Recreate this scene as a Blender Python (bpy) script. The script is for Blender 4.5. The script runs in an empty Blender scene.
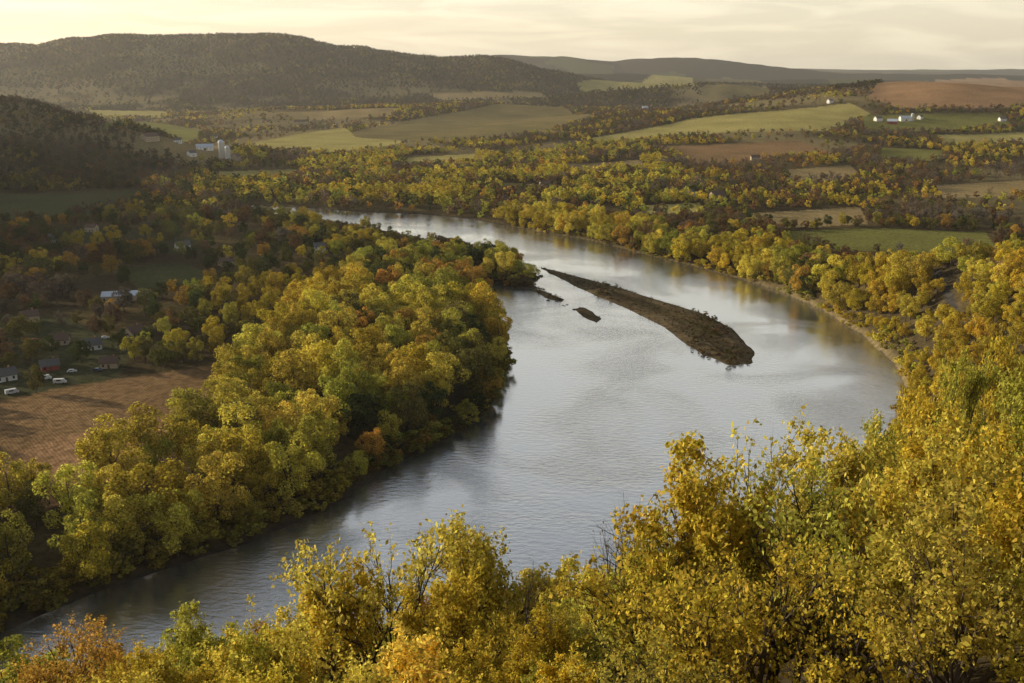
import bpy, numpy as np, math, random
from math import radians
from mathutils import Vector
random.seed(7); rng=np.random.default_rng(11)
scene=bpy.context.scene
F=996.0; H=140.0
PIT=radians(14.8); cp,sp=math.cos(PIT),math.sin(PIT)
# ---- image pixels projected back through the camera to ground coordinates (metres)
def gp(u,v,z=0.0):
    yc=(341.5-v)/F; xc=(u-512)/F; k=(H-z)/(sp-cp*yc)
    return (xc*k,(cp+sp*yc)*k)
def gl(l,z=0.0): return np.array([gp(*q,z=z) for q in l])
LB=[(250,209),(265,214),(300,217),(345,223),(390,232),(430,240),(465,247),(500,258),(530,277),(533,288),(515,288),(495,281),(480,281),(488,300),(500,325),(506,350),(503,380),(493,405),(470,430),(430,448),(385,470),(345,500),(300,522),(240,545),(170,568),(100,592),(40,615),(0,633),(-60,655)]
RB=[(250,205),(265,206),(310,208),(360,212),(420,214),(470,219),(510,226),(545,233),(580,238),(610,245),(650,256),(690,265),(730,276),(780,291),(825,312),(865,337),(893,363),(905,388),(896,410)]
LBw=gl(LB); RBw=gl(RB)
NEAR=np.array([(150,370),(120,320),(80,270),(30,235),(-30,210),(-100,190),(-200,170),(-350,160),(-800,100)],float)
RIV=np.vstack([LBw,[(-250,235),(-400,250),(-800,200)],NEAR[::-1],RBw[::-1]])
ISL=[gl([(535,266),(560,271),(600,282),(650,297),(700,312),(733,328),(757,352),(752,364),(730,366),(702,356),(664,328),(620,306),(580,289),(548,273)]),
     gl([(574,309),(582,307),(592,311),(603,319),(597,323),(584,318)]),
     gl([(532,289),(546,292),(566,300),(562,303),(545,298)])]
HREG=np.vstack([[(3000,800)],RBw[11:],NEAR,[(-4000,-100),(-4000,-4000),(4000,-4000)]])
# ---- noise helpers
def _h(ix,iy,s):
    with np.errstate(over='ignore'):
        n=(ix.astype(np.int64)*374761393+iy.astype(np.int64)*668265263+s*974634777)&0xffffffff
        n=((n^(n>>13))*1274126177)&0xffffffff
        n=(n^(n>>16))&0xffffff
    return n/float(0xffffff)
def vn(x,y,s=0):
    xi=np.floor(x);yi=np.floor(y);fx=x-xi;fy=y-yi
    fx=fx*fx*(3-2*fx);fy=fy*fy*(3-2*fy)
    a=_h(xi,yi,s);b=_h(xi+1,yi,s);c=_h(xi,yi+1,s);d=_h(xi+1,yi+1,s)
    return (a*(1-fx)+b*fx)*(1-fy)+(c*(1-fx)+d*fx)*fy
def fbm(x,y,sc,o=4,s=0):
    r=0;a=1;t=0
    for i in range(o):
        r=r+a*(vn(x/sc+i*17.3,y/sc-i*9.1,s+i)-.5)*2;t+=a;a*=.5;sc=sc*.5
    return r/t
def ss(a,b,x):
    t=np.clip((x-a)/(b-a),0,1);return t*t*(3-2*t)
def inside(P,x,y):
    r=np.zeros(x.shape,bool);n=len(P)
    for i in range(n):
        x1,y1=P[i];x2,y2=P[(i+1)%n]
        if y1==y2: continue
        c=((y1>y)!=(y2>y))&(x<(x2-x1)*(y-y1)/(y2-y1)+x1)
        r^=c
    return r
def pdist(P,x,y,closed=True):
    d=np.full(x.shape,1e18);n=len(P)
    for i in range(n if closed else n-1):
        ax,ay=P[i];bx,by=P[(i+1)%n];dx,dy=bx-ax,by-ay;l=dx*dx+dy*dy+1e-9
        t=np.clip(((x-ax)*dx+(y-ay)*dy)/l,0,1)
        d=np.minimum(d,(x-ax-t*dx)**2+(y-ay-t*dy)**2)
    return np.sqrt(d)
def landdist(x,y):
    x=np.asarray(x,float);y=np.asarray(y,float)
    out=np.full(x.shape,500.0);m=(np.abs(x)<1600)&(y>-500)&(y<2200)
    xs,ys=x[m],y[m]
    w=4*fbm(xs,ys,45,3,5)
    d=pdist(RIV,xs,ys);ins=inside(RIV,xs,ys);sd=np.where(ins,-d,d)+w*.6
    for P in ISL:
        di=pdist(P,xs,ys);ii=inside(P,xs,ys);sd=np.maximum(sd,np.where(ii,di,-di)+w*.5-.6+1.2*fbm(xs,ys,9,2,15))
    out[m]=np.minimum(sd,500);return out
def ridge(x,y,pts,w):
    best=np.zeros(x.shape)
    for i in range(len(pts)-1):
        ax,ay,ah=pts[i];bx,by,bh=pts[i+1];dx,dy=bx-ax,by-ay;l=dx*dx+dy*dy
        t=np.clip(((x-ax)*dx+(y-ay)*dy)/l,0,1)
        d2=(x-ax-t*dx)**2+(y-ay-t*dy)**2
        best=np.maximum(best,(ah+(bh-ah)*t)*np.exp(-d2/(w*w)))
    return best
def height(x,y):
    x=np.asarray(x,float);y=np.asarray(y,float)
    sd=landdist(x,y);D=np.hypot(x,y)
    isl=np.zeros(x.shape,bool)
    m=(np.abs(x)<300)&(y<1000)&(y>300)
    for P in ISL: isl[m]|=(pdist(P,x[m],y[m])<12)|inside(P,x[m],y[m])
    z=np.where(sd<0,np.maximum(sd*.25,-3),np.minimum(sd*.3,1.5)+ss(5,35,sd)*3.0)
    z=np.where(isl&(sd>0),np.minimum(sd*.15,1.0),z)
    g=ss(8,80,sd)
    z=z+g*(fbm(x,y,120,3,1)*1.2)
    ir=inside(HREG,x,y)&(sd>0)
    cap=117*(1-ss(250,720,y))
    nh=np.minimum(.60*np.minimum(sd,300),cap)+13*ss(198,207,sd)*(1-ss(60,250,y))
    nh=nh+np.where(sd>30,fbm(x,y,30,3,9)*2.0,0)*(1-ss(500,700,y))*(1-ss(185,200,sd))
    z=np.where(ir,z+np.maximum(nh,0),z)
    f=ss(1500,3500,D)
    wob=1+.22*fbm(x,y,900,4,3)
    hl=ridge(x,y,[(-1400,1900,160),(-1150,1700,135),(-900,1600,112),(-790,1600,97),(-690,1600,73),(-610,1600,38),(-535,1590,8)],180)
    hl=np.maximum(hl,ridge(x,y,[(-1250,1850,150),(-1080,1350,190),(-970,1000,190),(-920,820,120),(-880,500,60),(-850,260,40)],215))  # unseen hill left of view, added and shaped to cast shadow on the plain
    hr=ridge(x,y,[(3200,3000,170),(1390,2800,124),(1165,2800,122),(970,2700,95),(760,2600,74),(480,2600,52),(230,2600,30)],650)
    hm=ridge(x,y,[(-620,3350,28),(-350,3400,44),(-100,3400,48),(250,3350,40)],420)
    z=z+g*np.maximum(hl,0)*(1+.10*fbm(x,y,150,4,4))+g*np.maximum(hr,hm)*(1+.2*fbm(x,y,500,3,6))
    fr=ridge(x,y,[(-6000,5400,300),(-3700,5600,310),(-2783,5600,303),(-2300,5600,318),(-1695,5600,350),(-1369,5600,342),(-985,5600,290),(-608,5600,252),(-337,5600,232),(-120,5600,182),(260,5600,128),(693,5600,105),(1240,5700,90),(3000,5600,80)],850)
    gully=1+.2*fbm(x+.3*y,y*.35,420,4,8)*ss(20,120,fr)*(1-.75*ss(.85,1,fr/350))
    fo=ridge(x,y,[(150,4400,40),(500,4400,85),(900,4300,105),(1300,4200,90),(1900,4200,60)],330)
    d0=ridge(x,y,[(-400,7200,210),(200,7200,215),(700,7300,170),(1500,7300,130),(2200,7300,120),(4500,7400,110)],700)
    d1=ridge(x,y,[(-3000,10000,250),(-280,10000,320),(400,10000,312),(1000,10200,272),(1640,10000,310),(2340,10000,252),(3100,10000,190),(6000,10000,150)],1300)
    d2=ridge(x,y,[(-9000,16000,200),(0,16000,305),(3000,16000,320),(5000,16000,275),(12000,16000,245)],2500)
    z=z+np.maximum.reduce([fr*gully,fo*(1+.15*fbm(x,y,400,3,2)),d0*(1+.2*fbm(x,y,600,4,13)),d1*wob,d2*(1+.12*fbm(x,y,2500,3,12))])
    z=z+f*18*fbm(x,y,700,4,7)*(D<30000)
    return z
def hz1(x,y): return float(height(np.array([float(x)]),np.array([float(y)]))[0])
_ts=np.geomspace(300,20000,3500)
def hit(u,v):
    yc=(341.5-v)/F; xc=(u-512)/F
    X=xc*_ts;Y=(cp+sp*yc)*_ts;Z=H+(cp*yc-sp)*_ts
    b=np.nonzero(height(X,Y)>Z)[0]
    i=b[0] if len(b) else len(_ts)-1
    return (X[i],Y[i])
# ---- fields (outlines in image pixels) : colour, outline
FT=(.30,.22,.10);YG=(.37,.31,.105);OL=(.20,.16,.07);GR=(.19,.18,.05);DG=(.075,.08,.035);BR=(.25,.155,.075);RD=(.34,.20,.10);SOIL=(.13,.085,.05)
FD=[(BR,[(0,402),(60,388),(235,362),(244,372),(205,432),(130,470),(60,505),(-60,520),(-60,420)],1),
(RD,[(-60,470),(0,458),(60,437),(212,405),(200,432),(130,470),(60,505),(-60,520)],2),
(DG,[(115,268),(180,262),(225,278),(140,290)],0),
(DG,[(-60,190),(145,190),(150,200),(60,222),(-60,226)],0),
(GR,[(780,232),(860,228),(985,232),(1000,253),(900,253),(800,247)],0),
(SOIL,[(830,249),(900,255),(1005,255),(1012,270),(860,264)],0),
(FT,[(745,214),(860,207),(868,224),(775,229)],0),
(OL,[(340,136),(400,122),(480,108),(545,105),(595,117),(540,134),(470,141),(380,142)],0),
(YG,[(240,145),(345,128),(355,137),(410,141),(350,153),(290,151)],0),
(GR,[(110,120),(200,130),(200,141),(105,134)],0),
(FT,[(160,144),(220,140),(235,157),(185,164)],0),
(YG,[(585,139),(690,119),(850,103),(870,114),(830,131),(700,134),(600,144)],0),
(RD,[(868,98),(935,80),(1005,78),(1060,84),(1040,107),(900,109)],0),
(GR,[(860,116),(1000,113),(1012,124),(950,132),(865,131)],0),
(BR,[(655,146),(800,141),(835,153),(700,164)],0),
(GR,[(880,148),(945,150),(940,161),(880,160)],0),
(GR,[(495,182),(565,186),(555,194),(500,192)],0),
(YG,[(400,158),(475,154),(485,164),(410,169)],0),
(FT,[(780,170),(850,165),(865,178),(790,183)],0),
(YG,[(930,135),(1040,131),(1040,142),(945,146)],0),
(YG,[(575,83),(690,77),(700,86),(600,92)],0),
(FT,[(430,94),(540,92),(550,99),(440,102)],0),
(OL,[(700,90),(760,87),(770,94),(705,98)],0),
(FT,[(300,112),(400,108),(390,117),(310,120)],0),
(YG,[(90,110),(170,112),(160,118),(90,117)],0),
(YG,[(215,172),(300,169),(305,179),(220,182)],0),
(FT,[(560,165),(640,160),(650,170),(570,174)],0),
(FT,[(930,186),(1030,180),(1030,195),(940,199)],0),
(YG,[(640,206),(700,203),(705,212),(650,214)],0)]
FIELDS=[]
for c,poly,k in FD:
    FIELDS.append((c,np.array([hit(*q) for q in poly]),k))
VILL=[gl([(-40,312),(70,318),(135,350),(110,388),(-40,398)],5),gl([(40,228),(100,226),(200,238),(200,254),(60,250)],5)]
RAIL=np.array([gp(u,v,z=8) for u,v in [(860,262),(905,285),(925,305),(945,330),(960,360),(972,395),(985,430)]])
# ---------------- materials
def newmat(n):
    m=bpy.data.materials.new(n);m.use_nodes=True;nt=m.node_tree;nt.nodes.clear()
    o=nt.nodes.new('ShaderNodeOutputMaterial');return m,nt,o
def N(nt,t,**k):
    n=nt.nodes.new(t)
    for a,b in k.items(): setattr(n,a,b)
    return n
def leafmat():
    m,nt,o=newmat("foliage");L=nt.links.new
    a=N(nt,'ShaderNodeAttribute',attribute_type='INSTANCER',attribute_name='tint')
    v=N(nt,'ShaderNodeAttribute',attribute_name='var')
    mr=N(nt,'ShaderNodeMapRange');mr.inputs['To Min'].default_value=.4;mr.inputs['To Max'].default_value=1.45
    L(v.outputs['Fac'],mr.inputs['Value'])
    hs=N(nt,'ShaderNodeHueSaturation');L(a.outputs['Color'],hs.inputs['Color'])
    hm=N(nt,'ShaderNodeMapRange');hm.inputs['To Min'].default_value=.488;hm.inputs['To Max'].default_value=.522
    f=N(nt,'ShaderNodeMath',operation='FRACT');mu=N(nt,'ShaderNodeMath',operation='MULTIPLY');mu.inputs[1].default_value=7.3
    L(v.outputs['Fac'],mu.inputs[0]);L(mu.outputs[0],f.inputs[0]);L(f.outputs[0],hm.inputs['Value']);L(hm.outputs[0],hs.inputs['Hue'])
    L(mr.outputs[0],hs.inputs['Value'])
    d=N(nt,'ShaderNodeBsdfDiffuse');t=N(nt,'ShaderNodeBsdfTranslucent');mx=N(nt,'ShaderNodeMixShader');mx.inputs[0].default_value=.42
    L(hs.outputs[0],d.inputs[0]);L(hs.outputs[0],t.inputs[0]);L(d.outputs[0],mx.inputs[1]);L(t.outputs[0],mx.inputs[2]);L(mx.outputs[0],o.inputs[0])
    return m
def simple(n,c,r=.9,ns=3.0,amt=.3,metal=0):
    m,nt,o=newmat(n);L=nt.links.new
    tc=N(nt,'ShaderNodeTexCoord');no=N(nt,'ShaderNodeTexNoise');no.inputs['Scale'].default_value=ns;no.inputs['Detail'].default_value=4
    L(tc.outputs['Object'],no.inputs['Vector'])
    cr=N(nt,'ShaderNodeMapRange');cr.inputs['To Min'].default_value=1-amt;cr.inputs['To Max'].default_value=1+amt;L(no.outputs['Fac'],cr.inputs['Value'])
    vm=N(nt,'ShaderNodeVectorMath',operation='SCALE');vm.inputs[0].default_value=c;L(cr.outputs[0],vm.inputs['Scale'])
    b=N(nt,'ShaderNodeBsdfPrincipled');L(vm.outputs[0],b.inputs['Base Color']);b.inputs['Roughness'].default_value=r;b.inputs['Metallic'].default_value=metal
    L(b.outputs[0],o.inputs[0]);return m
LEAF=leafmat();BARK=simple("bark",(.075,.055,.04),.95,4)
# ---------------- tree prototypes
def unit(v): return v/(np.linalg.norm(v,axis=-1,keepdims=True)+1e-9)
class MB:
    def __init__(s): s.v=[];s.q=[];s.mi=[];s.var=[];s.n=0
    def quads(s,C,Nn,S,mat=1,asp=.7,var=None,T=None):
        n=len(C)
        if T is None: T=unit(np.cross(Nn,rng.normal(size=(n,3))))
        B=unit(np.cross(Nn,T));S=S[:,None]
        V=np.stack([C+T*S,C+B*S*asp,C-T*S,C-B*S*asp],1).reshape(-1,3)
        s.v.append(V);s.q.append(np.arange(n*4).reshape(-1,4)+s.n);s.n+=n*4
        s.mi.append(np.full(n,mat));s.var.append(rng.random(n) if var is None else var)
    def tube(s,P,R,k=5,mat=0):
        P=np.array(P);n=len(P);R=np.array(R)
        D=np.gradient(P,axis=0);D=unit(D)
        a=np.where(np.abs(D[:,2:3])>.9,[[1,0,0]],[[0,0,1]]);U=unit(np.cross(D,a));W=np.cross(D,U)
        th=np.arange(k)*2*math.pi/k
        V=(P[:,None]+R[:,None,None]*(U[:,None]*np.cos(th)[None,:,None]+W[:,None]*np.sin(th)[None,:,None])).reshape(-1,3)
        i,j=np.meshgrid(np.arange(n-1),np.arange(k),indexing='ij');j2=(j+1)%k
        q=np.stack([i*k+j,i*k+j2,(i+1)*k+j2,(i+1)*k+j],-1).reshape(-1,4)+s.n
        s.v.append(V);s.q.append(q);s.n+=n*k;s.mi.append(np.full(len(q),mat));s.var.append(np.full(len(q),.5))
    def mesh(s,name,mats):
        V=np.vstack(s.v);Q=np.vstack(s.q);me=bpy.data.meshes.new(name)
        me.vertices.add(len(V));me.vertices.foreach_set('co',V.astype(np.float32).ravel())
        me.loops.add(Q.size);me.loops.foreach_set('vertex_index',Q.astype(np.int32).ravel())
        me.polygons.add(len(Q));me.polygons.foreach_set('loop_start',(np.arange(len(Q))*4).astype(np.int32))
        me.polygons.foreach_set('material_index',np.concatenate(s.mi).astype(np.int32))
        a=me.attributes.new('var','FLOAT','FACE');a.data.foreach_set('value',np.concatenate(s.var).astype(np.float32))
        for m in mats: me.materials.append(m)
        me.update(calc_edges=True);me.validate();return me
def branchy(name,levels=3,leaves=15000,ls=.011,bare=0.0,spread=.8,stems=1,seed=0):
    r=np.random.default_rng(seed);m=MB();anch=[]
    def grow(pos,d,L,rad,lv):
        n=4 if lv<2 else 3;P=[pos];dd=d
        for i in range(n):
            dd=unit(dd+r.normal(size=3)*.16+np.array([0,0,.10 if lv else .05]));P.append(P[-1]+dd*L/n)
        P=np.array(P);R=np.linspace(rad,rad*(.45 if lv<levels else .25),n+1)
        m.tube(P,R,6 if lv==0 else (4 if lv<3 else 3))
        if lv>=levels-1: 
            for t in np.linspace(.25,1,6 if lv==levels else 3): 
                i=min(int(t*n),n-1);f=t*n-i;anch.append(P[i]*(1-f)+P[i+1]*f)
        if lv<levels:
            k=[9,6,5,4][lv]
            for c in range(k):
                t=(.38 if lv==0 else .25)+(.62 if lv==0 else .75)*(c+r.random()*.6)/k;t=min(t,1)
                i=min(int(t*n),n-1);f=t*n-i;q=P[i]*(1-f)+P[i+1]*f
                ax=unit(P[i+1]-P[i]);pr=unit(np.cross(ax,r.normal(size=3)))
                an=r.uniform(.45,.95)*spread
                nd=unit(ax*math.cos(an)+pr*math.sin(an))
                grow(q,nd,L*r.uniform(.45,.68)*(1.1-.35*t),rad*(1-.5*t)*.5,lv+1)
    for s in range(stems):
        a=r.random()*6.28;tl=0 if stems==1 else .25
        grow(np.array([.0,.0,-.02]),unit(np.array([math.cos(a)*tl,math.sin(a)*tl,1])),.62 if stems==1 else .55,.016,0)
    A=np.array(anch)
    if leaves:
        cl=r.random(len(A))<(1-bare);A=A[cl]
        wt=r.random(len(A))**1.8;i=r.choice(len(A),leaves,p=wt/wt.sum());C=A[i]+r.normal(size=(leaves,3))*.011
        cc=np.array([0,0,.6]);Nn=unit(unit(C-cc)*.5+r.normal(size=(leaves,3))*.8+[0,0,.3])
        m.quads(C,Nn,ls*r.uniform(.6,1.3,leaves),1,.62)
    V=np.vstack(m.v);zt=np.percentile(V[:,2],99.8);m.v=[x/zt for x in m.v]
    return m.mesh(name,[BARK,LEAF])
def lobed(name,nl,nq,qs,seed,rx=.36,limb=True,bottom=.2):
    r=np.random.default_rng(seed);m=MB()
    cz=(1+bottom)/2;rz=(1-bottom)/2
    C=[];R=[]
    while len(C)<nl:
        q=r.uniform(-1,1,3)
        if np.linalg.norm(q)>1: continue
        q=q*.82;c=np.array([q[0]*rx,q[1]*rx,cz+q[2]*rz]);C.append(c);R.append(r.uniform(.09,.17)*(1.1 if nl<12 else .80))
    C=np.array(C);R=np.array(R)
    i=r.choice(nl,nq,p=R**2/np.sum(R**2))
    d=unit(r.normal(size=(nq,3))+[0,0,.35]+unit(C[i]-[0,0,cz])*.7)
    P=C[i]+d*(R[i]*r.uniform(.6,1.15,nq)**1)[:,None]
    P[:,2]=np.minimum(P[:,2],1.03)
    m.quads(P,unit(d+r.normal(size=(nq,3))*.5),qs*r.uniform(.55,1.35,nq),1,.75)
    if limb:
        m.tube([(0,0,-.03),(.01,0,.2),(.0,.01,.45),(0,0,.7)],[.022,.018,.012,.005],5)
        for k in range(min(nl,7)):
            m.tube([(0,0,.15+.04*k),C[k]*.5+[0,0,.12],C[k]],[.010,.006,.002],3)
    return m.mesh(name,[BARK,LEAF])
def baretree(name,nq,w,seed,rx=.3):
    r=np.random.default_rng(seed);m=MB()
    m.tube([(0,0,-.03),(.01,0,.3),(0,0,.6),(0,.01,.95)],[.02,.014,.008,.002],4)
    ends=[]
    for k in range(16):
        a=r.random()*6.28;z0=r.uniform(.2,.65);L=r.uniform(.25,.4)
        e=np.array([math.cos(a)*rx*r.uniform(.5,1),math.sin(a)*rx*r.uniform(.5,1),min(z0+L,1)])
        s0=np.array([0,0,z0]);m.tube([s0,(s0+e)/2+[0,0,-.03],e],[.007,.004,.0015],3);ends.append((s0,e))
    i=r.integers(0,16,nq);t=r.uniform(.3,1.05,nq)[:,None]
    S=np.array([q[0] for q in ends])[i];E=np.array([q[1] for q in ends])[i]
    C=S*(1-t)+E*t+r.normal(size=(nq,3))*.04
    T=unit(unit(E-S)+r.normal(size=(nq,3))*.6+[0,0,.5]);Nn=unit(np.cross(T,r.normal(size=(nq,3))))
    m.quads(C,Nn,r.uniform(.03,.07,nq),1,w,T=T)
    return m.mesh(name,[BARK,LEAF])
nearL=[branchy("near_leafy_tree_a",3,11000,.0085,.28,.8,1,1),branchy("near_leafy_tree_b",3,9800,.0085,.35,.95,1,2),branchy("near_leafy_tree_c",3,11000,.0085,.28,.8,2,3),branchy("near_leafy_tree_d",3,8500,.0085,.35,.9,1,4)]
nearS=[branchy("near_sparse_tree_a",3,5000,.0085,.4,.8,1,5),branchy("near_sparse_tree_b",3,3800,.0085,.45,.9,2,6)]
nearB=[branchy("near_bare_tree_a",3,250,.008,.6,.75,1,7),branchy("near_bare_tree_b",3,0,.01,0,.8,2,8)]
midM=[lobed("mid_tree_%s"%"abcdef"[i],[26,32,22,30,24,34][i],5000,.0165,20+i,[.40,.36,.42,.34,.38,.44][i],True,[.10,.08,.12,.08,.1,.1][i]) for i in range(6)]
midB=[baretree("mid_bare_tree_%s"%"ab"[i],900,.14,40+i) for i in range(2)]
farM=[lobed("far_tree_%s"%"abcde"[i],13,420,.050,50+i,[.40,.36,.44,.32,.4][i],False,.1) for i in range(5)]+[baretree("far_tree_z%s"%"ab"[i],260,.25,60+i,.36) for i in range(2)]
vfM=[lobed("vfar_tree_%s"%"abcd"[i],7,70,.12,70+i,.42,False,0) for i in range(4)]
def protocoll(name,meshes):
    c=bpy.data.collections.new(name)
    for me in meshes:
        c.objects.link(bpy.data.objects.new(me.name,me))
    return c
CN_M=protocoll("mid_tree_kinds",midM+midB);CN_F=protocoll("far_tree_kinds",farM);CN_V=protocoll("distant_tree_kinds",vfM)
def sorted_index(meshes): 
    names=sorted(m.name for m in meshes);return [names.index(m.name) for m in meshes]
IDX_M=sorted_index(midM+midB);IDX_F=sorted_index(farM);IDX_V=sorted_index(vfM)
def scatter(name,P,S,T,I,coll):
    n=len(P);me=bpy.data.meshes.new(name);me.vertices.add(n);me.vertices.foreach_set('co',np.asarray(P,np.float32).ravel())
    def at(nm,ty,key,arr):
        a=me.attributes.new(nm,ty,'POINT');a.data.foreach_set(key,np.asarray(arr).ravel())
    rot=np.zeros((n,3),np.float32);rot[:,2]=rng.random(n)*6.28
    at('rot','FLOAT_VECTOR','vector',rot);at('scl','FLOAT_VECTOR','vector',np.asarray(S,np.float32))
    at('tint','FLOAT_COLOR','color',np.hstack([T,np.ones((n,1))]).astype(np.float32));at('pidx','INT','value',np.asarray(I,np.int32))
    ob=bpy.data.objects.new(name,me);scene.collection.objects.link(ob)
    g=bpy.data.node_groups.new(name+"_nodes",'GeometryNodeTree')
    g.interface.new_socket('Geometry',in_out='INPUT',socket_type='NodeSocketGeometry');g.interface.new_socket('Geometry',in_out='OUTPUT',socket_type='NodeSocketGeometry')
    gi=g.nodes.new('NodeGroupInput');go=g.nodes.new('NodeGroupOutput')
    ci=g.nodes.new('GeometryNodeCollectionInfo');ci.inputs['Collection'].default_value=coll;ci.inputs['Separate Children'].default_value=True;ci.inputs['Reset Children'].default_value=True
    ip=g.nodes.new('GeometryNodeInstanceOnPoints');ip.inputs['Pick Instance'].default_value=True
    def na(nm,dt):
        q=g.nodes.new('GeometryNodeInputNamedAttribute');q.data_type=dt;q.inputs['Name'].default_value=nm;return q.outputs['Attribute']
    L=g.links.new;L(gi.outputs[0],ip.inputs['Points']);L(ci.outputs[0],ip.inputs['Instance'])
    L(na('pidx','INT'),ip.inputs['Instance Index']);L(na('scl','FLOAT_VECTOR'),ip.inputs['Scale'])
    er=g.nodes.new('FunctionNodeEulerToRotation');L(na('rot','FLOAT_VECTOR'),er.inputs[0]);L(er.outputs[0],ip.inputs['Rotation'])
    L(ip.outputs[0],go.inputs[0])
    md=ob.modifiers.new("instances",'NODES');md.node_group=g;return ob
# ---------------- palettes
GOLD=(.62,.46,.06);YEL=(.70,.57,.10);YGN=(.48,.44,.075);OLI=(.20,.18,.05);GRN=(.09,.11,.035);ORA=(.56,.33,.065);RUS=(.25,.14,.06);BRN=(.21,.14,.08);GRY=(.20,.16,.12)
PAL=np.array([GOLD,YEL,YGN,OLI,GRN,ORA,RUS,BRN,GRY])
WTS={'lstrip':[.26,.28,.24,.12,.03,.07,0,0,0],'lplain':[.06,.04,.10,.24,.14,.06,.08,.16,.12],'lhill':[.0,0,.02,.3,.22,.02,.08,.24,.12],
 'rbank':[.36,.30,.18,.06,0,.08,.02,0,0],'rplain':[.09,.05,.07,.12,.03,.05,.12,.27,.20],'nbank':[.20,.16,.15,.13,.03,.05,.09,.12,.07],
 'far':[.07,.05,.08,.18,.05,.03,.12,.26,.16],'vfar':[.01,.0,.03,.33,.17,.01,.08,.26,.11],'nslope':[.36,.34,.23,.03,.0,.04,0,0,0]}
DIM={'vfar':.45,'lhill':.45,'far':.95,'lplain':.8}  # ridge and left-hill foliage darkened: their shade is put into the tint
def tints(x,y,zone):
    n=len(x);w=np.array([WTS[z] for z in zone]);cw=np.cumsum(w,1)/w.sum(1,keepdims=True)
    q=np.clip(.5+.75*fbm(x,y,70,2,31)+ (rng.random(n)-.5)*.65,0,.999)
    k=(q[:,None]>cw).sum(1);k=np.minimum(k,8)
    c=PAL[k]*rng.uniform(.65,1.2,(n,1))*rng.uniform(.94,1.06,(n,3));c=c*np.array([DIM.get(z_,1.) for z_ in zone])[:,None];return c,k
def jgrid(x0,x1,y0,y1,s,jit=.45):
    X,Y=np.meshgrid(np.arange(x0,x1,s),np.arange(y0,y1,s));X=X.ravel()+rng.uniform(-jit,jit,X.size)*s;Y=Y.ravel()+rng.uniform(-jit,jit,Y.size)*s
    return X,Y
def sector(x,y,e=.60): return (np.abs(x)<e*(y+80)+30)
def infield(x,y,m=0):
    r=np.zeros(x.shape,bool)
    for c,P,k in FIELDS: r|=inside(P,x,y)
    return r
def inred(x,y):
    r=np.zeros(x.shape,bool)
    for P in VILL: r|=inside(P,x,y)
    return r
def addtint(ob,c): ob["tint"]=[float(c[0]),float(c[1]),float(c[2]),1.0]
def placetree(name,me,x,y,z,h,w,c):
    ob=bpy.data.objects.new(name,me);ob.location=(x,y,z-.15);ob.scale=(w,w,h);ob.rotation_euler=(0,0,rng.random()*6.28);addtint(ob,c);scene.collection.objects.link(ob);return ob
KN=["golden_maple_tree","yellow_cottonwood_tree","yellow_green_maple_tree","olive_ash_tree","green_oak_tree","orange_maple_tree","russet_oak_tree","brown_oak_tree","grey_ash_tree"]
# --- 0 buildings
WHITE=simple("white_siding",(.72,.70,.66),.7,6,.08);RED=simple("red_siding",(.28,.06,.04),.8,6,.15);TAN=simple("tan_siding",(.42,.33,.22),.8,6,.1)
ROOFG=simple("grey_shingles",(.12,.115,.11),.85,8,.25);ROOFM=simple("metal_roof",(.55,.60,.66),.45,5,.08);ROOFB=simple("brown_shingles",(.13,.08,.055),.85,8,.25)
GLASS=simple("window_glass",(.03,.035,.045),.15,2,.1);DOORM=simple("door_paint",(.12,.05,.03),.6,4,.1);CONC=simple("silo_concrete",(.5,.48,.44),.85,3,.12);BRICK=simple("chimney_brick",(.26,.12,.08),.9,10,.2)
TYRE=simple("tyre_rubber",(.02,.02,.02),.9,5,.1)
def boxm(name,parent,lo,hi,mat):
    (a,b,c),(d,e,f)=lo,hi;me=bpy.data.meshes.new(name)
    me.from_pydata([(a,b,c),(d,b,c),(d,e,c),(a,e,c),(a,b,f),(d,b,f),(d,e,f),(a,e,f)],[],[(0,3,2,1),(4,5,6,7),(0,1,5,4),(1,2,6,5),(2,3,7,6),(3,0,4,7)])
    me.materials.append(mat);ob=bpy.data.objects.new(name,me);ob.parent=parent;scene.collection.objects.link(ob);return ob
def meshm(name,parent,V,Fc,mat):
    me=bpy.data.meshes.new(name);me.from_pydata(V,[],Fc);me.materials.append(mat);ob=bpy.data.objects.new(name,me);ob.parent=parent;scene.collection.objects.link(ob);return ob
BLD=[]
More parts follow.
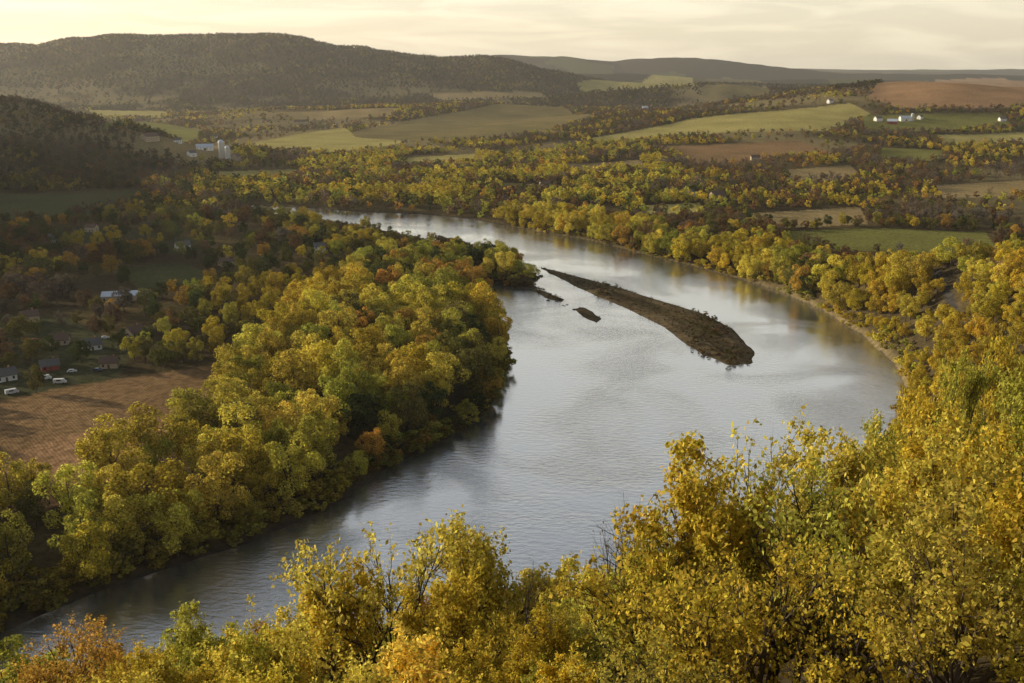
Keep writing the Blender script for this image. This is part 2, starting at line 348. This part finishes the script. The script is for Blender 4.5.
def building(name,x,y,w,d,h,rot,wall,roof,rise=None,chim=True,barn=False):
    z=hz1(x,y);E=bpy.data.objects.new(name,None);E.location=(x,y,z-.1);E.rotation_euler=(0,0,radians(rot));scene.collection.objects.link(E)
    a,b=w/2,d/2;rise=rise or d*.38;BLD.append((x,y,max(w,d)*.6+3))
    meshm("walls",E,[(-a,-b,-1),(a,-b,-1),(a,b,-1),(-a,b,-1),(-a,-b,h),(a,-b,h),(a,b,h),(-a,b,h),(-a,0,h+rise),(a,0,h+rise)],[(0,1,5,4),(2,3,7,6),(1,2,6,9,5),(3,0,4,8,7)],wall)
    o=.5;t=.25;sl=rise/b
    V=[]
    for s in (-1,1):
        V+= [(-a-o,s*(b+o),h-o*sl+.03),(a+o,s*(b+o),h-o*sl+.03),(a+o,0,h+rise+.03),(-a-o,0,h+rise+.03)]
    V+=[(q[0],q[1],q[2]+t) for q in V]
    Fc=[]
    for s in (0,4):
        i=s;Fc+=[(i,i+1,i+2,i+3),(i+8,i+9,i+10,i+11),(i,i+1,i+9,i+8),(i+1,i+2,i+10,i+9),(i+3,i,i+8,i+11)]
    meshm("roof",E,V,Fc,roof)
    k=0
    for s in (-1,1):
        for fl in range(2 if h>4.5 else 1):
            for q in np.arange(-a+1.5,a-1,3.0 if not barn else 5.0):
                if fl==0 and abs(q)<1.0: continue
                k+=1;y0=s*b;boxm("window_%d"%k,E,(q-.45,min(y0,y0+s*.05),1.0+fl*2.8),(q+.45,max(y0,y0+s*.05),2.3+fl*2.8),GLASS)
        k+=1;boxm("window_%d"%k,E,(s*a if s>0 else -a-.05,-.5,1.2),(a+.05 if s>0 else -a,.5,2.5),GLASS)
    dw=2.0 if barn else .5
    boxm("door",E,(-dw,-b-.08,0),(dw,-b,3.2 if barn else 2.1),DOORM)
    if chim: boxm("chimney",E,(a*.4,-.4,h+rise*.6),(a*.4+.8,.4,h+rise+1.1),BRICK)
    return E
def silo(x,y,r,h):
    z=hz1(x,y);E=bpy.data.objects.new("farm_silo",None);E.location=(x,y,z-.5);scene.collection.objects.link(E)
    k=16
    def lathe(nm,prof,mat):
        V=[];Fc=[]
        for (rr_,zz) in prof:
            V+=[(rr_*math.cos(i*2*math.pi/k),rr_*math.sin(i*2*math.pi/k),zz) for i in range(k)]
        for i in range(len(prof)-1):
            Fc+=[(i*k+j,i*k+(j+1)%k,(i+1)*k+(j+1)%k,(i+1)*k+j) for j in range(k)]
        meshm(nm,E,V,Fc,mat)
    lathe("shaft",[(r,0),(r,h)],CONC);lathe("dome",[(r*1.03,h),(r*.9,h+r*.45),(r*.55,h+r*.8),(.05,h+r)],ROOFM)
    boxm("chute",E,(r,-.5,0),(r+.9,.5,h),CONC)
def car(name,x,y,rot,col,van=False):
    z=hz1(x,y);E=bpy.data.objects.new(name,None);E.location=(x,y,z+.02);E.rotation_euler=(0,0,radians(rot));scene.collection.objects.link(E)
    m=simple(name+"_paint",col,.35,2,.05)
    L_=2.2 if not van else 2.8
    prof=[(-L_,.35),(L_,.35),(L_,.85),(L_*.5,1.0),(L_*.25,1.5),(-L_*.6,1.5),(-L_*.85,1.0),(-L_,.9)] if not van else [(-L_,.4),(L_,.4),(L_,1.1),(L_*.8,1.3),(L_*.6,2.3),(-L_,2.3)]
    n=len(prof);V=[(a,-.9,b) for a,b in prof]+[(a,.9,b) for a,b in prof]
    meshm("body",E,V,[tuple(range(n))[::-1],tuple(range(n,2*n))]+[(i,(i+1)%n,n+(i+1)%n,n+i) for i in range(n)],m)
    boxm("side_windows",E,(-L_*.5,-.93,1.05 if not van else 1.4),(L_*.2,.93,1.42 if not van else 2.0),GLASS)
    for i,(wx,wy) in enumerate([(-L_*.62,-.8),(L_*.62,-.8),(-L_*.62,.8),(L_*.62,.8)]):
        k=12;V=[(wx+.34*math.cos(t*2*math.pi/k),wy+s,.34+.34*math.sin(t*2*math.pi/k)) for s in (-.12,.12) for t in range(k)]
        meshm("wheel_%d"%(i+1),E,V,[tuple(range(k)),tuple(range(k,2*k))]+[(t,(t+1)%k,k+(t+1)%k,k+t) for t in range(k)],TYRE)
HS=[(57,243,"white_house",12,8,5,20,0),(92,232,"tan_house",10,7,4.5,-10,1),(183,250,"white_house",11,7,5,35,0),(20,250,"tan_house",10,7,3,10,1),
(320,252,"white_house",9,7,5.5,15,0),(226,264,"tan_house",10,7,3,40,1),(92,348,"white_house",9,7,3,30,0),(60,343,"tan_house",9,7,3,15,1),(50,368,"red_cottage",8,6,2.8,30,3),(110,366,"tan_house",8,6,3,10,1),(30,322,"tan_house",9,7,4.5,40,1),(5,378,"white_house",9,7,3,40,0),(135,335,"tan_house",9,7,3,60,1)]
for u,v,nm,w_,d_,h_,ro,st in HS:
    x_,y_=gp(u,v,5);wl=[WHITE,TAN,WHITE,RED][st];rf=[ROOFG,ROOFB,ROOFM,ROOFG][st];building(nm,x_,y_,w_,d_,h_,ro,wl,rf)
x_,y_=gp(126,299,5);building("long_barn",x_,y_,27,11,3.6,12,TAN,ROOFM,2.0,False,True)
for u,v,nm,w_,d_,h_,ro,st in [(878,121,"farmhouse",16,10,6,20,0),(905,121,"white_barn",24,12,6,5,2),(892,124,"red_barn",20,12,6,-20,3),(920,119,"white_house",12,9,5,40,0),(717,200,"tan_house",16,11,6,20,1),(690,197,"white_house",13,9,5,60,0),
   (205,150,"white_barn",26,12,5,20,2),(192,156,"white_house",12,9,5,50,0),(178,143,"white_house",12,9,5,10,0),(236,160,"tan_house",13,10,6,80,1),(150,141,"tan_barn",26,14,7,60,1),(214,139,"white_house",14,10,6,10,0),(645,109,"white_barn",22,12,6,5,2),(545,188,"tan_house",13,9,6,15,1),(1002,121,"white_house",14,9,5,10,0),(830,103,"farmhouse",14,9,6,30,0),(300,124,"tan_barn",30,14,7,10,1),(755,160,"tan_house",14,9,5,0,1)]:
    x_,y_=hit(u,v);wl=[WHITE,TAN,WHITE,RED][st];rf=[ROOFG,ROOFB,ROOFM,ROOFM][st];building(nm,x_,y_,w_,d_,h_,ro,wl,rf,None,st==0,st>=2)
for u,v,r_,h_ in [(222,158,4.5,24),(228,160,3.5,19),(912,121,3.0,14)]:
    x_,y_=hit(u,v);silo(x_,y_,r_,h_);BLD.append((x_,y_,10))
for u,v,nm,ro,c_ in [(45,378,"camper_van",20,(.7,.7,.68)),(60,382,"camper_van",10,(.72,.7,.66)),(72,371,"parked_car",15,(.6,.6,.6)),(34,340,"parked_car",60,(.25,.03,.03)),(98,370,"parked_car",-10,(.05,.07,.12)),(105,338,"parked_car",20,(.65,.65,.64)),(12,392,"camper_van",40,(.7,.7,.7)),(150,300,"parked_car",0,(.6,.6,.6))]:
    x_,y_=gp(u,v,5);car(nm,x_,y_,ro,c_,nm=="camper_van");BLD.append((x_,y_,3))
BLA=np.array(BLD)
def nearb(x,y,m=2):
    r=np.zeros(x.shape,bool)
    for bx,by,br in BLA: 
        ux,uy=bx/math.hypot(bx,by),by/math.hypot(bx,by)
        dx,dy=x-bx,y-by;al=dx*ux+dy*uy;ac=np.abs(dx*uy-dy*ux)
        r|=(ac<br+m)&(al>-(br+m+ (10 if by<1200 else 50)))&(al<br+m)   # front yards are kept open
    return r
# --- 1 left bank big trees (individual)
x,y=jgrid(-420,60,200,620,13.5);sd=landdist(x,y)
k=(sd>.5)&(~inside(HREG,x,y))&(~infield(x,y))&sector(x,y)&(x<20)&(~nearb(x,y))
k&=(~inred(x,y))|(rng.random(len(x))<.75);x,y,sd=x[k],y[k],sd[k]
strip=(sd<120)&(y<640)
keep=(strip&(rng.random(len(x))<.88))|(rng.random(len(x))<.85);x,y,sd,strip=x[keep],y[keep],sd[keep],strip[keep]
z=height(x,y);c,kk=tints(x,y,np.where(strip,'lstrip','lplain'))
for i in range(len(x)):
    h=rng.uniform(14,28) if strip[i] else rng.uniform(8,17)
    if sd[i]<8: h*=.85
    placetree(KN[kk[i]],midM[rng.integers(6)],x[i],y[i],z[i],h,h*rng.uniform(.85,1.12),c[i])
def zoneof(x,y,sd):
    z=np.full(len(x),'lplain',dtype=object)
    xr=np.interp(y,[370,442,607,700,828,973,1079,1160,3000],[150,183,225,170,85,-2,-165,-322,-400])
    right=x>xr-3
    z[right]='rplain';z[right&(sd<60)&(y<1080)]='rbank';z[(x<250)&(y>1000)&right]='nbank'
    z[(~right)&(sd<90)&(y<750)]='lstrip'
    z[(x<-480)&(y>1180)]='lhill'
    z[(y>2000)]='far';z[(y>4000)]='vfar';return z
x,y=jgrid(-900,1150,560,1750,11.0);sd=landdist(x,y)
railm=pdist(RAIL,x,y,False)>3.0
k=(sd>.8)&(~((y<620)&(~inside(HREG,x,y))))&(~infield(x,y))&sector(x,y)&railm&(~nearb(x,y))
isl=np.zeros(len(x),bool)
for P in ISL: isl|=(pdist(P,x,y)<15)|inside(P,x,y)
k&=~isl
k&=(~inred(x,y))|(rng.random(len(x))<.6)
zn=zoneof(x,y,sd)
k&=~((zn=='lplain')&(x<0)&(y>790)&(x>-290)&(sd<45)&(rng.random(len(x))<.93))
dens=np.where(zn=='lplain',.78,np.where(zn=='rplain',.8,.97))
op=fbm(x,y,130,3,44)
dens=np.where((zn=='rplain')|(zn=='lplain')|(zn=='nbank'),np.where(op<-.2,.3,dens),dens)
k&=rng.random(len(x))<dens
x,y,sd,zn=x[k],y[k],sd[k],zn[k];z=height(x,y);c,kk=tints(x,y,zn);n=len(x)
hh=rng.uniform(8,14,n);hh=np.where(zn=='rbank',rng.uniform(12,21,n),hh);hh=np.where(zn=='nbank',rng.uniform(9,17,n),hh);hh=np.where(zn=='lstrip',rng.uniform(13,22,n),hh);hh=np.where(zn=='lplain',rng.uniform(8,17,n),hh)
S=np.stack([hh*rng.uniform(.9,1.25,n)]*2+[hh],1)
bare=(kk>=7)&(rng.random(n)<.65)
near=y<1000
im=np.where(bare,len(midM)+rng.integers(0,2,n),rng.integers(0,6,n));ifr=np.where(bare,5+rng.integers(0,2,n),rng.integers(0,5,n))
P=np.stack([x,y,z-.2],1)
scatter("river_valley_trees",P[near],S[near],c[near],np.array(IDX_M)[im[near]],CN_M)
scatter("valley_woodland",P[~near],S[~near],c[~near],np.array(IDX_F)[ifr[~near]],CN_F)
def farzone(y0,y1,sp,name,coll,idx,nk,nb,h0,h1):
    x,y=jgrid(-.62*y1,.62*y1,y0,y1,sp)
    k=sector(x,y,.56)&(~infield(x,y))&(~nearb(x,y,8));x,y=x[k],y[k]
    op=fbm(x,y,260,3,45);z=height(x,y)
    wood=(op>-.05)|(z>95)
    k=rng.random(len(x))<np.where(wood,.93,.18);x,y,z=x[k],y[k],z[k];n=len(x)
    zn=zoneof(x,y,np.full(n,500.));zn=np.where(z>110,'vfar',zn)
    c,kk=tints(x,y,zn);hh=rng.uniform(h0,h1,n);S=np.stack([hh*rng.uniform(.95,1.35,n)]*2+[hh],1)
    if nb: im=np.where((kk>=7)&(rng.random(n)<.5),nk+rng.integers(0,nb,n),rng.integers(0,nk,n))
    else: im=rng.integers(0,nk,n)
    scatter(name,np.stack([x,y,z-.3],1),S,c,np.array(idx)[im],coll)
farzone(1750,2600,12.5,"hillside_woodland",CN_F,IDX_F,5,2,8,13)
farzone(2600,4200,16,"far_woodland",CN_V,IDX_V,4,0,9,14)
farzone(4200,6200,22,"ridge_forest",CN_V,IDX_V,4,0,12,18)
# --- 4 near hillside
x,y=jgrid(-120,330,130,620,10.5);sd=landdist(x,y)
k=inside(HREG,x,y)&(sd>1.5)&sector(x,y,.62)&(pdist(RAIL,x,y,False)>3.0)&((y<560))
x,y,sd=x[k],y[k],sd[k];z=height(x,y);n=len(x);c,kk=tints(x,y,np.full(n,'nslope'));hh=rng.uniform(9,16,n);hh=np.where(sd<12,hh*.75,hh)
S=np.stack([hh*rng.uniform(.85,1.15,n)]*2+[hh],1)
scatter("hillside_trees",np.stack([x,y,z-.3],1),S,c,np.array(IDX_M)[rng.integers(0,6,n)],CN_M)
x,y=jgrid(-90,110,24,132,8.5);sd=landdist(x,y)
k=(sd>8)&(sd<192)&sector(x,y,.55);x,y=x[k],y[k];z=height(x,y);n=len(x);c,kk=tints(x,y,np.full(n,'nslope'))
for i in range(n):
    h=rng.uniform(7,10) if x[i]<.18*y[i] else rng.uniform(9,13)
    q=rng.random();me=nearL[rng.integers(4)] if q<.7 else nearS[rng.integers(2)]
    placetree(KN[kk[i]],me,x[i],y[i],z[i],h,h,c[i])
SV=[(20,655,75,'S',ORA),(60,640,72,'S',ORA),(100,618,80,'S',ORA),(215,603,72,'L',YGN),(150,650,60,'L',GOLD),(325,572,60,'L',GOLD),(385,520,62,'S',YEL),(425,560,55,'L',GOLD),(470,525,66,'L',YEL),(505,560,60,'B',GRY),(295,605,52,'L',YEL),(250,640,50,'L',YGN),
(560,640,58,'L',YGN),(610,612,60,'L',YGN),(645,570,56,'S',YGN),(640,490,54,'B',GRY),(600,520,64,'B',GRY),(680,470,58,'B',GRY),(700,480,52,'S',GOLD),(665,530,48,'S',YGN),(740,440,50,'L',GOLD),(785,436,52,'S',YEL),(820,475,45,'S',YGN),(845,440,56,'B',GRY),(865,428,62,'L',YEL),(905,455,50,'L',GOLD),(935,410,75,'L',GOLD),(960,430,52,'S',YEL),(1000,400,60,'L',GOLD),(1025,372,80,'L',YGN),(985,350,130,'L',YGN),(940,385,140,'L',GOLD),(1012,335,160,'L',GOLD),(885,420,115,'L',YGN),(760,540,38,'S',GOLD),(870,560,36,'S',GOLD),(980,540,34,'S',YEL),(700,580,40,'S',GOLD),(440,630,42,'L',GOLD),(350,640,40,'S',YEL),(540,665,44,'S',YGN),(1045,450,40,'L',GOLD)]
for u,v,yy,kd,c in SV:  # treetops given in image pixels; height set so the top reaches its pixel
    yc=(341.5-v)/F;k=yy/(cp+sp*yc);X=(u-512)/F*k;ztop=H-k*(sp-cp*yc)
    z0=hz1(X,yy);h=max(ztop-z0,6)
    me={'L':nearL,'S':nearS,'B':nearB}[kd];me=me[rng.integers(len(me))]
    w=min(h,17)*(.88 if kd!='B' else .75)
    nm={'L':KN[0],'S':"sparse_maple_tree",'B':"bare_ash_tree"}[kd]
    placetree(nm,me,X,yy,z0,h,w,np.array(c)*rng.uniform(.85,1.1))
# --- 5 island shrubs and bank thickets
x,y=jgrid(-300,260,400,1130,3.2);sd=landdist(x,y);isl=np.zeros(len(x),bool)
for P in ISL: isl|=inside(P,x,y)
spit=inside(gl([(430,237),(470,246),(505,258),(532,277),(533,288),(515,289),(495,281),(470,272)]),x,y)
flat=(x<0)&(y>790)&(sd>1)&(sd<50)&(zoneof(x,y,sd)=='lplain')&(rng.random(len(x))<.35)&(~spit)
k=(isl&(sd>.6)&(rng.random(len(x))<.6))|(spit&(sd>1))|flat;x,y=x[k],y[k];spit=spit[k];flat=flat[k];z=height(x,y);n=len(x)
hh=np.where(spit,rng.uniform(2,7,n),np.where(flat,rng.uniform(1,3,n),rng.uniform(.4,1.4,n)*(1+1.4*(fbm(x,y,40,2,3)>.2))));c=np.array([OLI,BRN,RUS,(.26,.19,.08)])[rng.integers(0,4,n)]*rng.uniform(.35,.8,(n,1))
scatter("island_shrubs",np.stack([x,y,z-.2],1),np.stack([hh*1.6,hh*1.6,hh],1),c,np.array(IDX_F)[rng.integers(0,5,n)],CN_F)
x,y=jgrid(-420,420,190,1130,4.2);sd=landdist(x,y);zn=zoneof(x,y,sd)
isl=np.zeros(len(x),bool)
for P in ISL: isl|=(pdist(P,x,y)<15)|inside(P,x,y)
k=(sd>-.6)&(sd<9)&(~isl)&sector(x,y)&~((x<0)&(y>790))&(rng.random(len(x))<.8)
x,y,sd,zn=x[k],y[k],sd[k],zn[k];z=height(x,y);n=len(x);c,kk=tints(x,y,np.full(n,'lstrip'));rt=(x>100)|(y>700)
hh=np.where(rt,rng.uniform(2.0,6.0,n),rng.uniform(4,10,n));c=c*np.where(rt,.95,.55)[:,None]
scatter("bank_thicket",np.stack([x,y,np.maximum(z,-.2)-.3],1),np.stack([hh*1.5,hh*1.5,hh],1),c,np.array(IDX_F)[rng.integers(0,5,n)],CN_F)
# river rocks breaking the surface above and beside the island
import bmesh
bm=bmesh.new();rk=random.Random(5)
RK=[]
for (u0,v0),(u1,v1),n_ in [((505,262),(545,292),14),((545,297),(600,322),10),((690,352),(712,360),4),((540,268),(560,276),6)]:
    for _ in range(n_):
        t=rk.random();RK.append((u0+(u1-u0)*t+rk.gauss(0,3),v0+(v1-v0)*t+rk.gauss(0,1.2),rk.uniform(.4,1.1)))
for u,v,s_ in RK:
    X_,Y_=gp(u,v);g_=bmesh.ops.create_icosphere(bm,subdivisions=2,radius=1)
    ax,ay,az=s_*rk.uniform(1,2.4),s_*rk.uniform(.7,1.4),s_*rk.uniform(.3,.6);ro=rk.random()*3.1
    for vv in g_['verts']:
        q=vv.co;kx=1+.3*math.sin(q.x*5+s_*9)*math.cos(q.y*4+s_*7);px_,py_=q.x*ax*kx,q.y*ay*kx
        vv.co=(X_+px_*math.cos(ro)-py_*math.sin(ro),Y_+px_*math.sin(ro)+py_*math.cos(ro),q.z*az*kx+.02)
me=bpy.data.meshes.new("river_rocks");bm.to_mesh(me);bm.free();me.materials.append(simple("wet_rock",(.04,.035,.03),.9,1.2,.4))
scene.collection.objects.link(bpy.data.objects.new("river_rocks",me))
# ---------------- terrain
ang=np.concatenate([np.arange(-34,34,.09),np.arange(34,326,1.6)]);ang=np.radians(ang)
rr=[1.0]
while rr[-1]<45000:
    r0=rr[-1];rr.append(r0+(max(2.0,r0*.03) if r0<90 else max(1.4,r0*.0058) if r0<4500 else r0*.011))
rr=np.array(rr);A,Rr=np.meshgrid(ang,rr);X=(np.sin(A)*Rr);Y=(np.cos(A)*Rr)-60
nr,na_=X.shape;x=X.ravel();y=Y.ravel();z=height(x,y)
sd=landdist(x,y)
col=np.tile(np.array([.065,.05,.028]),(len(x),1))
g=ss(-.3,.3,fbm(x,y,60,3,21))[:,None];col=col*(1-g)+np.array([.115,.085,.04])*g
D=np.hypot(x,y)
g2=ss(0,.3,fbm(x,y,260,3,45)*-1)[:,None]*ss(900,1500,D)[:,None];col=col*(1-g2)+np.array([.23,.18,.085])*g2
g3=ss(6000,6600,y);cell=_h(np.floor(x/420+fbm(x,y,900,2,4)),np.floor(y/900+fbm(x,y,700,2,5)),3)
pc=np.where((cell>.8)[:,None],np.array([.15,.125,.06]),np.array([.045,.04,.028]));pc=np.where((cell>.92)[:,None],np.array([.09,.09,.04]),pc)
col=col*(1-g3[:,None])+pc*g3[:,None]
for P in VILL:
    m=inside(P,x,y);col[m]=np.array([.07,.07,.035])
crop=np.zeros(len(x))
for c,P,k in FIELDS:
    m=inside(P,x,y);v=1+.28*fbm(x[m],y[m],50,3,33)
    col[m]=np.array(c)*v[:,None]
    if k: crop[m]=1
m=pdist(RAIL,x,y,False)<2.0;col[m]=(.06,.055,.05)
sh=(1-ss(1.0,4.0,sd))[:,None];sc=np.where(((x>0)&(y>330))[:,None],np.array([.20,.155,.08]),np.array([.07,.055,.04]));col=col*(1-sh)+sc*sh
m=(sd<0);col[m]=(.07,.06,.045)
q=np.zeros(len(x),bool)
for P in ISL: q|=(pdist(P,x,y)<12)
q&=sd>0;col[q]=np.array([.12,.09,.05])*(1+.5*fbm(x[q],y[q],12,3,3))[:,None]
i,j=np.meshgrid(np.arange(nr-1),np.arange(na_),indexing='ij');j2=(j+1)%na_
Q=np.stack([i*na_+j,i*na_+j2,(i+1)*na_+j2,(i+1)*na_+j],-1).reshape(-1,4)[:, ::-1]
me=bpy.data.meshes.new("terrain");me.vertices.add(len(x)+1)
co=np.vstack([np.stack([x,y,z],1),[[0,-60,hz1(0,-60)]]]);me.vertices.foreach_set('co',co.astype(np.float32).ravel())
tri=np.stack([np.full(na_,len(x)),(np.arange(na_)+1)%na_,np.arange(na_)],1)
me.loops.add(Q.size+tri.size);me.loops.foreach_set('vertex_index',np.concatenate([Q.ravel(),tri.ravel()]).astype(np.int32))
me.polygons.add(len(Q)+len(tri));me.polygons.foreach_set('loop_start',np.concatenate([np.arange(len(Q))*4,len(Q)*4+np.arange(len(tri))*3]).astype(np.int32))
me.update(calc_edges=True)
me.polygons.foreach_set('use_smooth',np.ones(len(me.polygons),bool))
a=me.attributes.new('col','FLOAT_COLOR','POINT');a.data.foreach_set('color',np.hstack([np.vstack([col,col[:1]]),np.ones((len(x)+1,1))]).astype(np.float32).ravel())
a=me.attributes.new('crop','FLOAT','POINT');a.data.foreach_set('value',np.append(crop,0).astype(np.float32))
ter=bpy.data.objects.new("terrain",me);scene.collection.objects.link(ter)
m,nt,o=newmat("ground");L=nt.links.new
at=N(nt,'ShaderNodeAttribute',attribute_name='col');ac=N(nt,'ShaderNodeAttribute',attribute_name='crop')
ge=N(nt,'ShaderNodeNewGeometry')
n1=N(nt,'ShaderNodeTexNoise');n1.inputs['Scale'].default_value=.35;n1.inputs['Detail'].default_value=6;L(ge.outputs['Position'],n1.inputs['Vector'])
mr=N(nt,'ShaderNodeMapRange');mr.inputs['From Min'].default_value=.3;mr.inputs['From Max'].default_value=.7;mr.inputs['To Min'].default_value=.65;mr.inputs['To Max'].default_value=1.35;L(n1.outputs['Fac'],mr.inputs['Value'])
mp=N(nt,'ShaderNodeMapping');mp.inputs['Rotation'].default_value=(0,0,radians(-38));L(ge.outputs['Position'],mp.inputs['Vector'])
wv=N(nt,'ShaderNodeTexWave');wv.inputs['Scale'].default_value=.24;wv.inputs['Distortion'].default_value=4;wv.inputs['Detail'].default_value=4;wv.inputs['Detail Scale'].default_value=.4;wv.bands_direction='X';L(mp.outputs[0],wv.inputs['Vector'])
wr=N(nt,'ShaderNodeMapRange');wr.inputs['To Min'].default_value=.9;wr.inputs['To Max'].default_value=1.06;L(wv.outputs['Fac'],wr.inputs['Value'])
mx=N(nt,'ShaderNodeMix');mx.inputs[2].default_value=1.0;L(ac.outputs['Fac'],mx.inputs[0]);L(wr.outputs[0],mx.inputs[3])
mm=N(nt,'ShaderNodeMath',operation='MULTIPLY');L(mr.outputs[0],mm.inputs[0]);L(mx.outputs[0],mm.inputs[1])
vs=N(nt,'ShaderNodeVectorMath',operation='SCALE');L(at.outputs['Color'],vs.inputs[0]);L(mm.outputs[0],vs.inputs['Scale'])
bp=N(nt,'ShaderNodeBump');bp.inputs['Strength'].default_value=.5;bp.inputs['Distance'].default_value=.6;L(mm.outputs[0],bp.inputs['Height'])
d=N(nt,'ShaderNodeBsdfDiffuse');L(vs.outputs[0],d.inputs[0]);L(bp.outputs[0],d.inputs['Normal']);L(d.outputs[0],o.inputs[0])
me.materials.append(m)
# ---------------- water
me=bpy.data.meshes.new("river")
me.from_pydata([(-1500,-50,0),(1200,-50,0),(1200,1700,0),(-1500,1700,0)],[],[(0,1,2,3)])
riv=bpy.data.objects.new("river",me);scene.collection.objects.link(riv)
m,nt,o=newmat("river_water");L=nt.links.new
ge=N(nt,'ShaderNodeNewGeometry')
mp=N(nt,'ShaderNodeMapping');mp.inputs['Rotation'].default_value=(0,0,radians(20));mp.inputs['Scale'].default_value=(.3,.6,1);L(ge.outputs['Position'],mp.inputs['Vector'])
n1=N(nt,'ShaderNodeTexNoise');n1.inputs['Scale'].default_value=.9;n1.inputs['Detail'].default_value=6;n1.inputs['Roughness'].default_value=.6;L(mp.outputs[0],n1.inputs['Vector'])
n2=N(nt,'ShaderNodeTexNoise');n2.inputs['Scale'].default_value=.012;n2.inputs['Detail'].default_value=5;n2.inputs['Distortion'].default_value=1.5;L(ge.outputs['Position'],n2.inputs['Vector'])
sr=N(nt,'ShaderNodeMapRange');sr.inputs['From Min'].default_value=.38;sr.inputs['From Max'].default_value=.62;sr.inputs['To Min'].default_value=.18;sr.inputs['To Max'].default_value=.9;L(n2.outputs['Fac'],sr.inputs['Value'])
bp=N(nt,'ShaderNodeBump');bp.inputs['Distance'].default_value=.45;L(n1.outputs['Fac'],bp.inputs['Height']);L(sr.outputs[0],bp.inputs['Strength'])
gls=N(nt,'ShaderNodeBsdfGlossy');gls.inputs['Color'].default_value=(.98,.98,.97,1);gls.inputs['Roughness'].default_value=.10;L(bp.outputs[0],gls.inputs['Normal'])
dif=N(nt,'ShaderNodeBsdfDiffuse');dif.inputs['Color'].default_value=(.14,.145,.135,1)
frn=N(nt,'ShaderNodeFresnel');frn.inputs['IOR'].default_value=1.45;L(bp.outputs[0],frn.inputs['Normal'])
fm=N(nt,'ShaderNodeMath',operation='MULTIPLY_ADD');fm.inputs[1].default_value=.45;fm.inputs[2].default_value=.6;fm.use_clamp=True;L(frn.outputs[0],fm.inputs[0])
mxs=N(nt,'ShaderNodeMixShader');L(fm.outputs[0],mxs.inputs[0]);L(dif.outputs[0],mxs.inputs[1]);L(gls.outputs[0],mxs.inputs[2]);L(mxs.outputs[0],o.inputs[0]);me.materials.append(m)
# ---------------- haze
bpy.ops.mesh.primitive_cube_add(size=1,location=(0,12000,290));hz=bpy.context.object;hz.name="haze";hz.scale=(36000,26000,600)
m,nt,o=newmat("haze_air");vsn=N(nt,'ShaderNodeVolumeScatter');vsn.inputs['Density'].default_value=3.0e-5;vsn.inputs['Color'].default_value=(.98,.95,.90,1);vsn.inputs['Anisotropy'].default_value=.35
nt.links.new(vsn.outputs[0],o.inputs['Volume']);hz.data.materials.append(m)
# ---------------- world + sun + camera
EL=13.0;AZ=-66.0
w=bpy.data.worlds.new("World");scene.world=w;w.use_nodes=True;nt=w.node_tree;nt.nodes.clear();L=nt.links.new
o=N(nt,'ShaderNodeOutputWorld');bg=N(nt,'ShaderNodeBackground');bg.inputs['Strength'].default_value=.08
sk=N(nt,'ShaderNodeTexSky',sky_type='NISHITA');sk.sun_disc=False;sk.sun_elevation=radians(EL);sk.sun_rotation=radians(AZ);sk.dust_density=3.0;sk.air_density=1.0
L(sk.outputs[0],bg.inputs[0])
tc=N(nt,'ShaderNodeTexCoord');sx=N(nt,'ShaderNodeSeparateXYZ');L(tc.outputs['Generated'],sx.inputs[0])
cr=N(nt,'ShaderNodeValToRGB');e=cr.color_ramp.elements
e[0].position=0;e[0].color=(.86,.74,.52,1);e[1].position=1;e[1].color=(.02,.025,.035,1)
for p_,c_ in [(.10,(.84,.75,.58,1)),(.28,(.60,.57,.515,1)),(.45,(.34,.34,.335,1)),(.6,(.06,.065,.08,1))]:
    q_=e.new(p_);q_.color=c_
L(sx.outputs['Z'],cr.inputs[0])
mp=N(nt,'ShaderNodeMapping');mp.inputs['Scale'].default_value=(4,4,30);mp.inputs['Location'].default_value=(.7,.2,.4);L(tc.outputs['Generated'],mp.inputs['Vector'])
cn=N(nt,'ShaderNodeTexNoise');cn.inputs['Scale'].default_value=2.0;cn.inputs['Detail'].default_value=8;cn.inputs['Distortion'].default_value=.8;L(mp.outputs[0],cn.inputs['Vector'])
cm=N(nt,'ShaderNodeMapRange');cm.inputs['From Min'].default_value=.42;cm.inputs['From Max'].default_value=.66;cm.inputs['To Min'].default_value=.88;cm.inputs['To Max'].default_value=1.10;L(cn.outputs['Fac'],cm.inputs['Value'])
vs=N(nt,'ShaderNodeVectorMath',operation='SCALE');L(cr.outputs[0],vs.inputs[0]);L(cm.outputs[0],vs.inputs['Scale'])
b2=N(nt,'ShaderNodeBackground');L(vs.outputs[0],b2.inputs[0]);b2.inputs['Strength'].default_value=1.0
ad=N(nt,'ShaderNodeAddShader');L(bg.outputs[0],ad.inputs[0]);L(b2.outputs[0],ad.inputs[1]);L(ad.outputs[0],o.inputs[0])
sl=bpy.data.lights.new("sun",'SUN');sl.energy=5.0;sl.angle=radians(.5);sl.color=(1,.88,.66)
so=bpy.data.objects.new("sun",sl);scene.collection.objects.link(so)
sdv=Vector((math.sin(radians(AZ))*math.cos(radians(EL)),math.cos(radians(AZ))*math.cos(radians(EL)),math.sin(radians(EL))))
so.rotation_euler=sdv.to_track_quat('Z','Y').to_euler();so.location=(0,0,400)
cd=bpy.data.cameras.new("Camera");cam=bpy.data.objects.new("Camera",cd);scene.collection.objects.link(cam);scene.camera=cam
cd.sensor_width=36;cd.lens=36*F/1024;cd.clip_start=.5;cd.clip_end=80000
cam.location=(0,0,H);cam.rotation_euler=(radians(90)-PIT,0,0)
scene.view_settings.view_transform='Standard';scene.view_settings.look='None';scene.view_settings.exposure=0
assert hz1(0,0)<138.5, "cam ground %f"%hz1(0,0)
